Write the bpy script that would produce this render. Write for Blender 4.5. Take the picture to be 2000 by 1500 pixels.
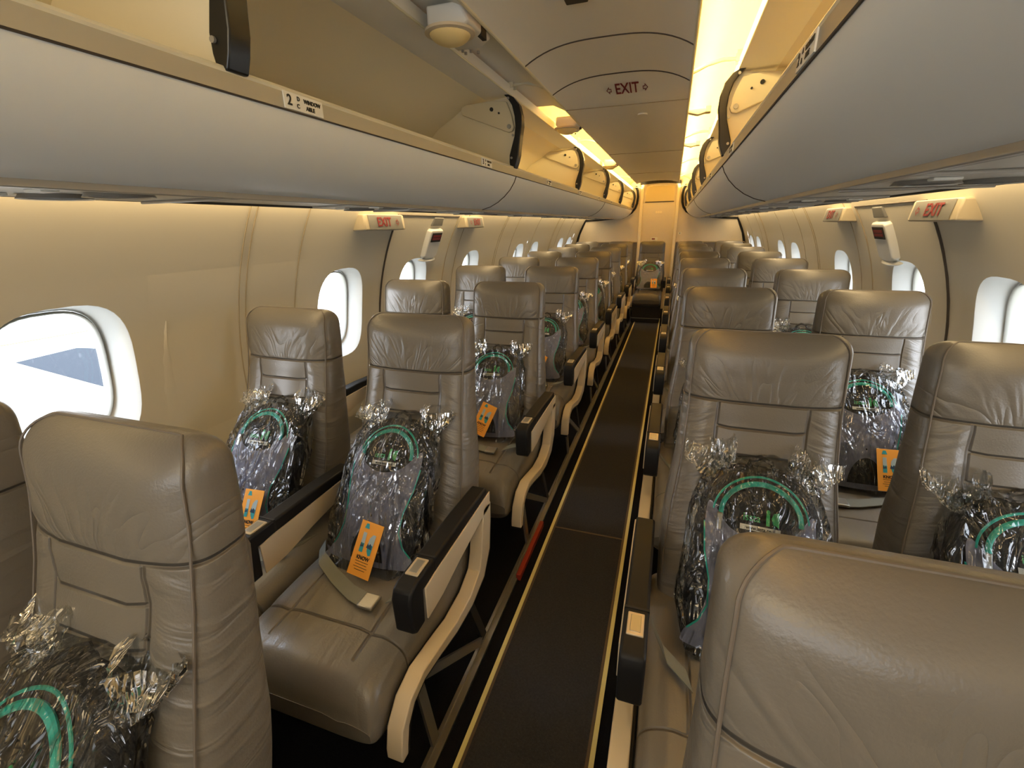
import bpy, math, random
from mathutils import Vector, Matrix, noise
from math import sin, cos, pi, radians, sqrt, atan2
random.seed(7)
S = bpy.context.scene
for o in list(bpy.data.objects): bpy.data.objects.remove(o)
COL = S.collection
# ------------------------------------------------------------------ camera
YAW, PIT, ROL = .3309, .3359, .0180
CAMX, CAMZ, FPX = .2431, 1.3224, 887.29
A_ = Vector((cos(YAW), sin(YAW), 0))
U_ = Vector((-sin(YAW)*sin(PIT), cos(YAW)*sin(PIT), cos(PIT)))
F_ = Vector((-sin(YAW)*cos(PIT), cos(YAW)*cos(PIT), -sin(PIT)))
R_ = A_*cos(ROL) - U_*sin(ROL)
V_ = A_*sin(ROL) + U_*cos(ROL)
cam = bpy.data.objects.new('camera', bpy.data.cameras.new('camera'))
cam.data.sensor_width = 36; cam.data.lens = FPX*36/2000
cam.data.clip_start = .01; cam.data.clip_end = 500
m = Matrix.Identity(4)
for i in range(3):
    m[i][0] = R_[i]; m[i][1] = V_[i]; m[i][2] = -F_[i]
m.translation = Vector((CAMX, 0, CAMZ))
cam.matrix_world = m
COL.objects.link(cam); S.camera = cam
# ------------------------------------------------------------------ view + world + lights
S.view_settings.view_transform = 'Standard'
S.view_settings.look = 'None'
S.view_settings.gamma = 1
S.view_settings.use_curve_mapping = False
S.view_settings.exposure = 0.8
w = bpy.data.worlds.new('sky'); S.world = w; w.use_nodes = True
wn = w.node_tree.nodes; wl = w.node_tree.links
bg = wn['Background']
tc = wn.new('ShaderNodeTexCoord'); sep = wn.new('ShaderNodeSeparateXYZ'); rmp = wn.new('ShaderNodeValToRGB')
wl.new(tc.outputs['Generated'], sep.inputs[0]); wl.new(sep.outputs['Z'], rmp.inputs[0])
rmp.color_ramp.elements[0].color = (.92, .95, 1, 1); rmp.color_ramp.elements[1].color = (.62, .78, 1, 1)
wl.new(rmp.outputs[0], bg.inputs[0]); bg.inputs[1].default_value = 7

def area(name, loc, size, sizey, energy, color, rot, spread=pi):
    d = bpy.data.lights.new(name, 'AREA'); d.shape = 'RECTANGLE'
    d.size = size; d.size_y = sizey; d.energy = energy; d.color = color; d.spread = spread
    o = bpy.data.objects.new(name, d); o.location = loc; o.rotation_euler = rot
    COL.objects.link(o); return o
WARM = (1, .72, .36); COVE = (1, .74, .30)
for s in (-1, 1):
    # fluorescent strips above the outer edge of the service panels, washing the side walls
    area('wall_wash_strip', (s*1.045, 3.3, 1.45), .025, 8.8, 13, WARM, (0, s*radians(-20), 0))
    y0 = 2.55 if s < 0 else -.3
    area('cove_strip', (s*.235, (y0+7.7)/2, 1.835), .03, 7.7-y0, 4.4*(7.7-y0), COVE, (0, s*radians(-125), 0))
# added cool fill lamp behind the camera, standing in for entrance daylight
area('forward_cool_fill', (0, -1.15, 1.25), 1.6, .7, 5.5, (.84, .92, 1), (radians(118), 0, 0), radians(130))
area('forward_warm_fill', (0, -1.0, 1.72), 1.2, .25, 4.5, (1, .78, .46), (radians(62), 0, 0))  # added warm fill, out of view, to brighten the bins and dividers
sun = bpy.data.objects.new('sun', bpy.data.lights.new('sun', 'SUN'))
sun.data.energy = 6; sun.data.angle = .01; sun.data.color = (1, .95, .86)
sun.rotation_euler = (radians(-14), radians(6), 0); COL.objects.link(sun)

# ------------------------------------------------------------------ materials
def mat(name, color, rough=.5, metal=0, bump=None, spec=.5, noise_col=None, coat=0):
    """bump=(scale, strength, (sx,sy,sz)); noise_col=(scale, color2)"""
    M = bpy.data.materials.new(name); M.use_nodes = True
    nt = M.node_tree; b = nt.nodes['Principled BSDF']
    b.inputs['Base Color'].default_value = (*color, 1)
    b.inputs['Roughness'].default_value = rough; b.inputs['Metallic'].default_value = metal
    b.inputs['Specular IOR Level'].default_value = spec; b.inputs['Coat Weight'].default_value = coat
    t = nt.nodes.new('ShaderNodeTexCoord')
    if noise_col:
        n = nt.nodes.new('ShaderNodeTexNoise'); n.inputs['Scale'].default_value = noise_col[0]
        n.inputs['Detail'].default_value = 6
        nt.links.new(t.outputs['Object'], n.inputs['Vector'])
        r = nt.nodes.new('ShaderNodeMix'); r.data_type = 'RGBA'
        r.inputs['A'].default_value = (*color, 1); r.inputs['B'].default_value = (*noise_col[1], 1)
        nt.links.new(n.outputs[0], r.inputs['Factor']); nt.links.new(r.outputs['Result'], b.inputs['Base Color'])
    if bump:
        mp = nt.nodes.new('ShaderNodeMapping'); mp.inputs['Scale'].default_value = bump[2]
        n = nt.nodes.new('ShaderNodeTexNoise'); n.inputs['Scale'].default_value = bump[0]; n.inputs['Detail'].default_value = 4
        nt.links.new(t.outputs['Object'], mp.inputs[0]); nt.links.new(mp.outputs[0], n.inputs['Vector'])
        bp = nt.nodes.new('ShaderNodeBump'); bp.inputs['Strength'].default_value = bump[1]; bp.inputs['Distance'].default_value = .01
        nt.links.new(n.outputs[0], bp.inputs['Height']); nt.links.new(bp.outputs[0], b.inputs['Normal'])
    return M

class G:
    """tiny expression helper for shader math"""
    def __init__(s, nt): s.nt = nt
    def m(s, op, a, b=None, c=None):
        n = s.nt.nodes.new('ShaderNodeMath'); n.operation = op
        for i, v in enumerate((a, b, c)):
            if v is None: continue
            if isinstance(v, (int, float)): n.inputs[i].default_value = v
            else: s.nt.links.new(v, n.inputs[i])
        return n.outputs[0]
    def line(s, x, pos, wd):          # 1 on the line, 0 away from it
        d = s.m('ABSOLUTE', s.m('SUBTRACT', x, pos))
        r = s.nt.nodes.new('ShaderNodeMapRange'); r.interpolation_type = 'SMOOTHSTEP'
        s.nt.links.new(d, r.inputs['Value'])
        r.inputs['From Min'].default_value = 0; r.inputs['From Max'].default_value = wd
        r.inputs['To Min'].default_value = 1; r.inputs['To Max'].default_value = 0
        return r.outputs[0]
    def step(s, x, lo, hi):
        r = s.nt.nodes.new('ShaderNodeMapRange'); r.interpolation_type = 'SMOOTHSTEP'
        if isinstance(x, (int, float)): r.inputs['Value'].default_value = x
        else: s.nt.links.new(x, r.inputs['Value'])
        r.inputs['From Min'].default_value = lo; r.inputs['From Max'].default_value = hi
        return r.outputs[0]
    def vec(s, x, y, z):
        n = s.nt.nodes.new('ShaderNodeCombineXYZ')
        for i, v in enumerate((x, y, z)):
            if isinstance(v, (int, float)): n.inputs[i].default_value = v
            else: s.nt.links.new(v, n.inputs[i])
        return n.outputs[0]
    def noise(s, v, sc, det=3, dist=0):
        n = s.nt.nodes.new('ShaderNodeTexNoise'); n.inputs['Scale'].default_value = sc
        n.inputs['Detail'].default_value = det; n.inputs['Distortion'].default_value = dist
        s.nt.links.new(v, n.inputs['Vector']); return n.outputs[0]

LEATHER = (.178, .162, .138)
def leather(name, kind):
    M = bpy.data.materials.new(name); M.use_nodes = True
    nt = M.node_tree; b = nt.nodes['Principled BSDF']; g = G(nt)
    t = nt.nodes.new('ShaderNodeTexCoord'); sp = nt.nodes.new('ShaderNodeSeparateXYZ')
    nt.links.new(t.outputs['Object'], sp.inputs[0])
    x, y, z = sp.outputs
    ax = g.m('ABSOLUTE', x)
    fine = g.noise(t.outputs['Object'], 260, 2)
    if kind == 'back':
        # stitched pattern: headrest seam, two uprights, two cross seams
        low = g.m('SUBTRACT', 1, g.step(z, .898, .904))
        mid = g.m('SUBTRACT', 1, g.step(ax, .094, .098))
        seam = g.line(z, .904, .0048)
        v1 = g.m('MULTIPLY', g.line(ax, .098, .0055), low)
        h1 = g.m('MULTIPLY', g.m('ADD', g.line(z, .842, .005), g.line(z, .780, .005)), mid)
        h2 = g.m('MULTIPLY', g.m('ADD', g.line(z, .718, .005), g.line(z, .656, .005)), mid)
        st = g.m('ADD', g.m('ADD', seam, v1), g.m('ADD', h1, h2))
        st = g.m('MINIMUM', st, 1)
        # creases that fan out above the seam, cross creases on the bolsters
        zz = g.m('SUBTRACT', z, .80)
        ang = g.m('ARCTAN2', x, zz)
        oi = nt.nodes.new('ShaderNodeObjectInfo')
        rnd = g.m('MULTIPLY', oi.outputs['Random'], 37.0)
        fan = g.noise(g.vec(g.m('MULTIPLY', ang, 2.9), g.m('MULTIPLY', z, 5), rnd), 1.5, 1.2, 1.0)
        fan = g.m('POWER', g.m('ABSOLUTE', g.m('SUBTRACT', fan, .5)), .7)
        up = g.m('MULTIPLY', g.step(z, .904, .916), g.m('SUBTRACT', 1, g.step(z, .97, 1.03)))
        bol = g.noise(g.vec(g.m('MULTIPLY', ax, 6), g.m('MULTIPLY', y, 5), g.m('ADD', g.m('MULTIPLY', g.m('ADD', z, g.m('MULTIPLY', ax, .35)), 34), rnd)), 1, 2, .8)
        bm = g.m('MULTIPLY', g.step(ax, .09, .12), low)
        h = g.m('ADD', g.m('MULTIPLY', g.m('MULTIPLY', fan, up), 1.0), g.m('MULTIPLY', g.m('MULTIPLY', bol, bm), 1.1))
        h = g.m('SUBTRACT', h, g.m('MULTIPLY', st, 1.3))
    elif kind == 'cushion':
        v1 = g.m('MULTIPLY', g.line(ax, .12, .006), g.step(y, -.64, -.63))
        s2 = g.line(y, -.565, .005)
        st = g.m('MINIMUM', g.m('ADD', v1, s2), 1)
        wr = g.noise(g.vec(g.m('MULTIPLY', x, 16), g.m('MULTIPLY', y, 5), g.m('MULTIPLY', z, 5)), 1, 3, .8)
        h = g.m('SUBTRACT', g.m('MULTIPLY', wr, .8), g.m('MULTIPLY', st, .9))
    h = g.m('ADD', h, g.m('MULTIPLY', fine, .07))
    bp = nt.nodes.new('ShaderNodeBump'); bp.inputs['Strength'].default_value = .8; bp.inputs['Distance'].default_value = .007
    nt.links.new(h, bp.inputs['Height']); nt.links.new(bp.outputs[0], b.inputs['Normal'])
    mx = nt.nodes.new('ShaderNodeMix'); mx.data_type = 'RGBA'
    mx.inputs['A'].default_value = (*LEATHER, 1); mx.inputs['B'].default_value = (.10, .085, .07, 1)
    nt.links.new(g.m('MULTIPLY', st, .55), mx.inputs['Factor']); nt.links.new(mx.outputs['Result'], b.inputs['Base Color'])
    b.inputs['Roughness'].default_value = .34; b.inputs['Specular IOR Level'].default_value = .6
    return M

M = dict(
    back=leather('leather_back', 'back'), cushion=leather('leather_cushion', 'cushion'),
    piping=mat('leather_piping', (.17, .145, .12), .5),
    shell=mat('seat_shell', (.16, .14, .12), .6),
    black=mat('black_plastic', (.010, .010, .011), .5, spec=.3),
    blackm=mat('black_matte', (.010, .010, .011), .6),
    signcase=mat('sign_case', (.42, .36, .25), .5),
    frame=mat('window_seal', (.30, .29, .25), .5),
    cream=mat('cream_plastic', (.66, .56, .40), .38),
    gold=mat('ashtray_plate', (.62, .52, .36), .35, .3),
    steel=mat('leg_metal', (.30, .29, .27), .4, .8),
    belt=mat('belt_webbing', (.22, .23, .20), .7, bump=(300, .3, (1, 6, 1))),
    buckle=mat('buckle_metal', (.42, .41, .38), .35, .8),
    wall=mat('sidewall_lining', (.62, .57, .45), .48, bump=(60, .03, (1, 1, 1))),
    reveal=mat('window_reveal', (.60, .60, .57), .4),
    seam=mat('panel_seam', (.06, .045, .03), .6),
    seaml=mat('panel_seam_light', (.38, .31, .2), .6),
    bin=mat('bin_shell', (.82, .83, .80), .36),
    binin=mat('bin_interior', (.84, .74, .50), .5, noise_col=(3, (.80, .72, .54))),
    strip=mat('bin_trim_strip', (.40, .38, .32), .4, .2),
    lip=mat('bin_lip', (.74, .68, .5), .35),
    hinge=mat('hinge_arm_black', (.010, .010, .010), .28),
    plate=mat('hinge_plate', (.70, .62, .43), .45),
    ceil=mat('ceiling_lining', (.88, .85, .76), .5, bump=(80, .03, (1, 1, 1))),
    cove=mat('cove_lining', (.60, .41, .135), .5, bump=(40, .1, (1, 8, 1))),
    psu=mat('service_panel', (.50, .47, .41), .35, .1),
    chrome=mat('rail_metal', (.40, .38, .34), .35, .5),
    carpet=mat('aisle_carpet', (.042, .042, .046), .95, bump=(420, .9, (1, 1, 1)), noise_col=(160, (.085, .085, .095)), spec=.1),
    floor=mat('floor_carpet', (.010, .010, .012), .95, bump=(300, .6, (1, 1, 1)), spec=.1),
    glow=mat('floor_strip', (.72, .66, .30), .4),
    brown=mat('carpet_edge', (.10, .07, .045), .7),
    bulk=mat('bulkhead_laminate', (.74, .66, .53), .5, bump=(90, .12, (1, 1, 6)), noise_col=(60, (.68, .60, .47))),
    post=mat('bulkhead_post', (.86, .76, .55), .35),
    white=mat('white_plastic', (.74, .73, .68), .4),
    label=mat('placard_white', (.80, .79, .72), .5),
    ink=mat('ink_black', (.015, .014, .012), .6),
    red=mat('exit_red', (.19, .008, .008), .5),
    redrail=mat('red_strip', (.35, .035, .02), .5),
    darkred=mat('placard_red', (.12, .02, .015), .5),
    signface=mat('exit_sign_face', (.16, .155, .14), .5),
    body=mat('backpack_black', (.014, .014, .018), .65, bump=(90, .35, (1, 1, 1))),
    grey=mat('backpack_grey', (.26, .27, .37), .75, bump=(26, .8, (1, 1, .4))),
    teal=mat('zip_teal', (.02, .50, .42), .45),
    green=mat('logo_green', (.05, .48, .16), .5),
    orange=mat('card_orange', (.95, .42, .05), .55),
    sky=mat('card_sky', (.42, .55, .62), .5), sea=mat('card_sea', (.03, .35, .42), .5), boat=mat('card_dark', (.01, .05, .12), .5),
    apron=mat('apron_concrete', (.36, .35, .32), .9, noise_col=(.4, (.33, .32, .28))),
    shadow_tone=mat('shadow_tone', (.014, .018, .024), .9, spec=.1), paint=mat('yellow_line', (.20, .12, .02), .8),
    lens=mat('lamp_lens', (.85, .66, .30), .3),
)
def plastic():
    m = bpy.data.materials.new('clear_plastic_film'); m.use_nodes = True
    nt = m.node_tree; nt.nodes.clear(); g = G(nt)
    out = nt.nodes.new('ShaderNodeOutputMaterial'); mx = nt.nodes.new('ShaderNodeMixShader')
    tr = nt.nodes.new('ShaderNodeBsdfTransparent'); gl = nt.nodes.new('ShaderNodeBsdfGlossy')
    tr.inputs[0].default_value = (.93, .95, .96, 1)
    gl.inputs['Roughness'].default_value = .07; gl.inputs[0].default_value = (1, 1, 1, 1)
    t = nt.nodes.new('ShaderNodeTexCoord'); sp = nt.nodes.new('ShaderNodeSeparateXYZ'); nt.links.new(t.outputs['Object'], sp.inputs[0])
    x, y, z = sp.outputs
    oi = nt.nodes.new('ShaderNodeObjectInfo'); rnd = g.m('MULTIPLY', oi.outputs['Random'], 19.0)
    n1 = g.noise(g.vec(g.m('MULTIPLY', x, 26), g.m('ADD', g.m('MULTIPLY', y, 14), rnd), g.m('MULTIPLY', z, 5)), 1, 2, .9)
    n1 = g.m('ABSOLUTE', g.m('SUBTRACT', n1, .5))
    vo = nt.nodes.new('ShaderNodeTexVoronoi'); vo.inputs['Scale'].default_value = 22; vo.feature = 'F1'
    nt.links.new(g.vec(x, y, g.m('MULTIPLY', z, .5)), vo.inputs['Vector'])
    h = g.m('ADD', g.m('MULTIPLY', n1, 3.2), g.m('MULTIPLY', vo.outputs['Distance'], .7))
    bp = nt.nodes.new('ShaderNodeBump'); bp.inputs['Strength'].default_value = 1; bp.inputs['Distance'].default_value = .016
    nt.links.new(h, bp.inputs['Height']); nt.links.new(bp.outputs[0], gl.inputs['Normal'])
    fr = nt.nodes.new('ShaderNodeFresnel'); fr.inputs[0].default_value = 1.5; nt.links.new(bp.outputs[0], fr.inputs['Normal'])
    nt.links.new(g.m('MINIMUM', g.m('ADD', g.m('MULTIPLY', fr.outputs[0], .85), .02), 1), mx.inputs[0])
    nt.links.new(tr.outputs[0], mx.inputs[1]); nt.links.new(gl.outputs[0], mx.inputs[2]); nt.links.new(mx.outputs[0], out.inputs[0])
    return m
M['film'] = plastic()
def glass():
    m = bpy.data.materials.new('window_glass'); m.use_nodes = True
    nt = m.node_tree; nt.nodes.clear()
    out = nt.nodes.new('ShaderNodeOutputMaterial'); mx = nt.nodes.new('ShaderNodeMixShader')
    tr = nt.nodes.new('ShaderNodeBsdfTransparent'); gl = nt.nodes.new('ShaderNodeBsdfGlossy'); gl.inputs['Roughness'].default_value = .03
    mx.inputs[0].default_value = .05
    nt.links.new(tr.outputs[0], mx.inputs[1]); nt.links.new(gl.outputs[0], mx.inputs[2]); nt.links.new(mx.outputs[0], out.inputs[0])
    return m
M['glass'] = glass()

# ------------------------------------------------------------------ mesh helpers
class MB:
    def __init__(s): s.v = []; s.f = []
    def add(s, vs, fs):
        n = len(s.v); s.v += [tuple(p) for p in vs]; s.f += [tuple(i+n for i in f) for f in fs]; return s
    def box(s, a, b):
        x0, y0, z0 = a; x1, y1, z1 = b
        vs = [(x, y, z) for z in (z0, z1) for y in (y0, y1) for x in (x0, x1)]
        return s.add(vs, [(0, 2, 3, 1), (4, 5, 7, 6), (0, 1, 5, 4), (2, 6, 7, 3), (0, 4, 6, 2), (1, 3, 7, 5)])
    def loft(s, loops, cap=True, closed=True):
        n = len(loops[0]); vs = [p for l in loops for p in l]; fs = []
        for i in range(len(loops)-1):
            for j in range(n if closed else n-1):
                k = (j+1) % n
                fs.append((i*n+j, i*n+k, (i+1)*n+k, (i+1)*n+j))
        if cap: fs += [tuple(range(n))[::-1], tuple((len(loops)-1)*n+j for j in range(n))]
        return s.add(vs, fs)
    def ext(s, poly, x0, x1, axis=0):
        """extrude a 2D polygon along an axis: axis 0 -> poly is (y,z); 1 -> (x,z); 2 -> (x,y)"""
        def P(p, t): return {0: (t, p[0], p[1]), 1: (p[0], t, p[1]), 2: (p[0], p[1], t)}[axis]
        return s.loft([[P(p, x0) for p in poly], [P(p, x1) for p in poly]])
    def tube(s, pts, r, n=8, cap=True):
        pts = [Vector(p) for p in pts]; loops = []; prev = None
        for i, p in enumerate(pts):
            t = (pts[min(i+1, len(pts)-1)]-pts[max(i-1, 0)]).normalized()
            if prev is None:
                a = Vector((0, 0, 1)) if abs(t.z) < .9 else Vector((1, 0, 0)); u = t.cross(a).normalized()
            else: u = (prev-t*prev.dot(t)).normalized()
            prev = u; w2 = t.cross(u); rr = r[i] if isinstance(r, (list, tuple)) else r
            loops.append([p+(u*cos(2*pi*k/n)+w2*sin(2*pi*k/n))*rr for k in range(n)])
        return s.loft(loops, cap)
    def ribbon(s, pts, half, th):
        """flat strap through pts; half = half-width vector, th = thickness vector"""
        h = Vector(half); t = Vector(th)
        return s.loft([[Vector(p)-h-t, Vector(p)+h-t, Vector(p)+h+t, Vector(p)-h+t] for p in pts])
    def band(s, path, hw, x0, x1):
        """band in the YZ plane following path, half-width hw (list), extruded x0..x1"""
        L = []
        for i, p in enumerate(path):
            a = Vector(path[max(i-1, 0)]); b = Vector(path[min(i+1, len(path)-1)]); t = (b-a).normalized(); nn = Vector((-t.y, t.x))
            p = Vector(p); q0 = p-nn*hw[i]; q1 = p+nn*hw[i]
            L.append([(x0, *q0), (x0, *q1), (x1, *q1), (x1, *q0)])
        return s.loft(L)
    def cyl(s, c, r, h, axis=2, n=20, r2=None):
        r2 = r if r2 is None else r2; L = []
        for t, rr in ((-h/2, r), (h/2, r2)):
            lp = []
            for k in range(n):
                a = 2*pi*k/n; u, v = cos(a)*rr, sin(a)*rr
                lp.append({2: (c[0]+u, c[1]+v, c[2]+t), 1: (c[0]+u, c[1]+t, c[2]+v), 0: (c[0]+t, c[1]+u, c[2]+v)}[axis])
            L.append(lp)
        return s.loft(L)
    def build(s, name, m, parent=None, smooth=True, bevel=0, flat=False):
        me = bpy.data.meshes.new(name); me.from_pydata(s.v, [], s.f); me.materials.append(M[m] if isinstance(m, str) else m)
        import bmesh
        bm = bmesh.new(); bm.from_mesh(me); bmesh.ops.recalc_face_normals(bm, faces=bm.faces); bm.to_mesh(me); bm.free()
        if smooth and not flat:
            for p in me.polygons: p.use_smooth = True
            try: me.set_sharp_from_angle(angle=radians(38))
            except Exception: pass
        o = bpy.data.objects.new(name, me); COL.objects.link(o)
        if parent: o.parent = parent
        if bevel:
            b = o.modifiers.new('bevel', 'BEVEL'); b.width = bevel; b.segments = 3; b.limit_method = 'ANGLE'; b.angle_limit = radians(40)
        return o
def thing(name, label, cat, loc=(0, 0, 0), group=None):
    o = bpy.data.objects.new(name, None); o.empty_display_size = .1; COL.objects.link(o); o.location = loc
    return tag(o, label, cat, group)
def tag(o, label, cat, group=None):
    o['label'] = label; o['category'] = cat
    if group: o['group'] = group
    return o
def struct(o): o['kind'] = 'structure'; return o
def kids(o): return [c for c in bpy.data.objects if c.parent == o]
def copy_tree(o, parent=None):
    c = o.copy(); COL.objects.link(c); c.parent = parent
    for ch in kids(o): copy_tree(ch, c)
    return c
FONT = bpy.data.fonts.new if False else None
def text_mesh(txt, size, align='CENTER', shear=0, extrude=.0004, bold=0):
    c = bpy.data.curves.new('t', 'FONT'); c.body = txt; c.size = size; c.align_x = align; c.align_y = 'CENTER'
    c.shear = shear; c.extrude = extrude; c.offset = bold
    o = bpy.data.objects.new('t', c); COL.objects.link(o)
    bpy.context.view_layer.update()
    dg = bpy.context.evaluated_depsgraph_get(); me = bpy.data.meshes.new_from_object(o.evaluated_get(dg))
    vs = [v.co.copy() for v in me.vertices]; fs = [tuple(p.vertices) for p in me.polygons]
    bpy.data.objects.remove(o); bpy.data.curves.remove(c)
    return vs, fs
def put_text(mb, txt, size, origin, right, up, off=.001, sx=1, **k):
    vs, fs = text_mesh(txt, size, **k); r = Vector(right).normalized(); u = Vector(up).normalized(); n = r.cross(u)
    o = Vector(origin)
    mb.add([o+r*v.x*sx+u*v.y+n*(v.z+off) for v in vs], fs); return mb
def arrow(mb, c, right, up, s, d, off=.001, kx=1):
    """outlined arrow/diamond mark beside EXIT pointing d=-1 left, 1 right"""
    r = Vector(right).normalized()*s*d*kx; u = Vector(up).normalized()*s; n = Vector(right).cross(Vector(up)).normalized()*off
    out = [(-.3, -.22), (-.02, -.22), (-.02, -.5), (.42, 0), (-.02, .5), (-.02, .22), (-.3, .22)]
    inn = [(-.2, -.12), (.07, -.12), (.07, -.27), (.29, 0), (.07, .27), (.07, .12), (-.2, .12)]
    P = lambda p: Vector(c)+r*p[0]+u*p[1]+n
    N = len(out); vs = [P(p) for p in out]+[P(p) for p in inn]
    mb.add(vs, [(i, (i+1) % N, N+(i+1) % N, N+i) for i in range(N)])

# ------------------------------------------------------------------ cabin shell
ZC, RR = .707, 1.306
YA, YB = -1.25, 7.8
def wallpt(s, phi, y, r=RR): return (s*r*cos(phi), y, ZC+r*sin(phi))
WZ, WHZ, WHY = .168, .172, .168          # window centre angle, half-angle, half-length
WINS = [.73, 1.86, 2.54, 3.42, 4.65, 5.23, 6.56, 7.13]
PHI0, PHI1 = -math.asin(ZC/RR)-.0, .70
def rrect(hy, hz, k, n=40):
    out = []
    for i in range(n):
        a = 2*pi*(i+.5)/n-pi*.75
        c, s_ = cos(a), sin(a)
        out.append((hy*math.copysign(abs(c)**(2/k), c), hz*math.copysign(abs(s_)**(2/k), s_)))
    return out
def sidewall(s, name):
    mb = MB(); N = 40
    edges = sorted([YA, YB]+[y for c in WINS for y in (c-.22, c+.22)])
    p0, p1 = WZ-.22, WZ+.22
    def quad(ya, yb, pa, pb, ny, npn):
        vs = []; fs = []
        for i in range(ny+1):
            for j in range(npn+1):
                vs.append(wallpt(s, pa+(pb-pa)*j/npn, ya+(yb-ya)*i/ny))
        for i in range(ny):
            for j in range(npn):
                a = i*(npn+1)+j; fs.append((a, a+1, a+npn+2, a+npn+1))
        mb.add(vs, fs)
    quad(YA, YB, PHI0, p0, 30, 8); quad(YA, YB, p1, PHI1, 30, 14)
    for i in range(len(edges)-1):
        a, b = edges[i], edges[i+1]
        if any(abs((a+b)/2-c) < .01 for c in WINS):
            c = (a+b)/2; hy = .22
            hole = rrect(WHY, WHZ, 3.0, N); loops = []
            sq = []
            for (u, v) in hole:
                k = max(abs(u)/hy, abs(v)/.22); sq.append((u/k, v/k))
            for t in (0, .33, .66, 1):
                loops.append([wallpt(s, WZ+(q[1]*(1-t)+h[1]*t), c+(q[0]*(1-t)+h[0]*t)) for q, h in zip(sq, hole)])
            # corners of the cell
            mb.loft(loops, cap=False)
            for sy in (-1, 1):
                for sz in (-1, 1):
                    best = sorted([q for q in sq if q[0]*sy > 0 and q[1]*sz > 0], key=lambda q: abs(abs(q[0])-abs(q[1])*hy/.22))[:2]
                    mb.add([wallpt(s, WZ+sz*.22, c+sy*hy)]+[wallpt(s, WZ+q[1], c+q[0]) for q in best], [(0, 1, 2)])
        elif b-a > .001:
            quad(a, b, p0, p1, 2, 6)
    for ph in (p0, p1):
        mb.loft([[wallpt(s, ph+d, y, RR+.003) for d in (-.012, 0, .012)] for y in (YA, YB)], cap=False, closed=False)
    for e_ in [c+k for c in WINS for k in (-.22, .22)]:
        mb.loft([[wallpt(s, p0+(p1-p0)*j/24, e_+d, RR+.003) for d in (-.008, .008)] for j in range(25)], cap=False, closed=False)
    o = struct(mb.build(name, 'wall'))
    sk = MB(); ysk = sorted([YA, YB]+[y for c in WINS for y in (c-.150, c+.150)])
    for a, b in zip(ysk, ysk[1:]):
        isw = any(abs((a+b)/2-c) < .01 for c in WINS)
        for pa, pb in (((PHI0, WZ-.152), (WZ+.152, PHI1)) if isw else ((PHI0, PHI1),)):
            sk.loft([[wallpt(s, pa+(pb-pa)*j/20, y, RR+.105) for j in range(21)] for y in (a-.002, b+.002)], cap=False, closed=False)
    sk.build('outer_skin', 'reveal', o)
    # seams of the lining panels: raised/dark beads
    def bead(yc, pa, pb, r, m, nm):
        t = MB(); t.tube([wallpt(s, pa+(pb-pa)*k/24, yc, RR-.001) for k in range(25)], r, 6); t.build(nm, m, o)
    bead(2.19, -.42, .545, .006, 'seam', 'door_seam')
    bead(2.94, -.42, .545, .0035, 'seaml', 'door_seam')
    t = MB(); t.tube([wallpt(s, .545, 2.19+.75*k/8, RR-.001) for k in range(9)], .004, 6); t.build('door_seam', 'seam', o)
    for yc in (1.27, 1.30, 1.55, 3.10, 3.92, 3.96, 4.30, 5.02, 5.9, 5.94, 6.2, 6.9): bead(yc, -.35, .60, .0022, 'seaml', 'panel_seam')
    # moulded rib beside the window bay
    for yc, y2 in ((1.0, .95),):
        t = MB(); L = []
        for k in range(17):
            ph = -.35+.62*k/16; wd = .035*(1-abs(k/16*2-1)**2)+.001; yy = y2+(yc-y2)*k/16
            L.append([wallpt(s, ph, yy-wd, RR+.002), wallpt(s, ph, yy, RR-.004), wallpt(s, ph, yy+wd, RR+.002)])
        t.loft(L, cap=False, closed=False); t.build('moulded_rib', 'wall', o)
    return o
WL = sidewall(-1, 'wall_left'); WR = sidewall(1, 'wall_right')
n = 0
for s in (-1, 1):
    for c in WINS:
        if s > 0 and c < .5: continue
        n += 1
        root = bpy.data.objects.new('window_%d' % n, None); COL.objects.link(root); root.empty_display_size = .1
        root.location = wallpt(s, WZ, c); struct(root)
        off = Vector(root.location)
        def rel(p): return Vector(p)-off
        N = 40; mb = MB(); loops = []
        prof = [(1.0, 0, 0), (.985, .004, 0), (.93, .03, 0), (.84, .062, 0), (.80, .075, 0)]
        for k, d, _ in prof:
            r = rrect(WHY*k, WHZ*(k+.02), 3.0, N)
            loops.append([rel(wallpt(s, WZ+v, c+u, RR+d)) for u, v in r])
        mb.loft(loops, cap=False); mb.build('window_reveal', 'reveal', root)
        mb = MB(); loops = []
        for k, d in ((.80, .073), (.785, .066), (.772, .068), (.760, .076), (.760, .10)):
            r = rrect(WHY*k, WHZ*(k+.02), 3.0, N); loops.append([rel(wallpt(s, WZ+v, c+u, RR+d)) for u, v in r])
        mb.loft(loops, cap=False); mb.build('window_frame', 'frame', root)
        mb = MB(); r = rrect(WHY*.78, WHZ*.80, 3.0, N)
        mb.loft([[rel(wallpt(s, WZ+v*k, c+u*k, RR+.09)) for u, v in r] for k in (1, .5, .01)], cap=False)
        mb.build('window_pane', 'glass', root)

mb = MB(); mb.ext([(x_, z_) for x_, z_ in [(-1.3, -.03), (1.3, -.03), (1.3, 1.3), (.8, 2.05), (-.8, 2.05), (-1.3, 1.3)]], YA-.03, YA, 1); struct(mb.build('wall_forward', 'bulk', smooth=False))
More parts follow.
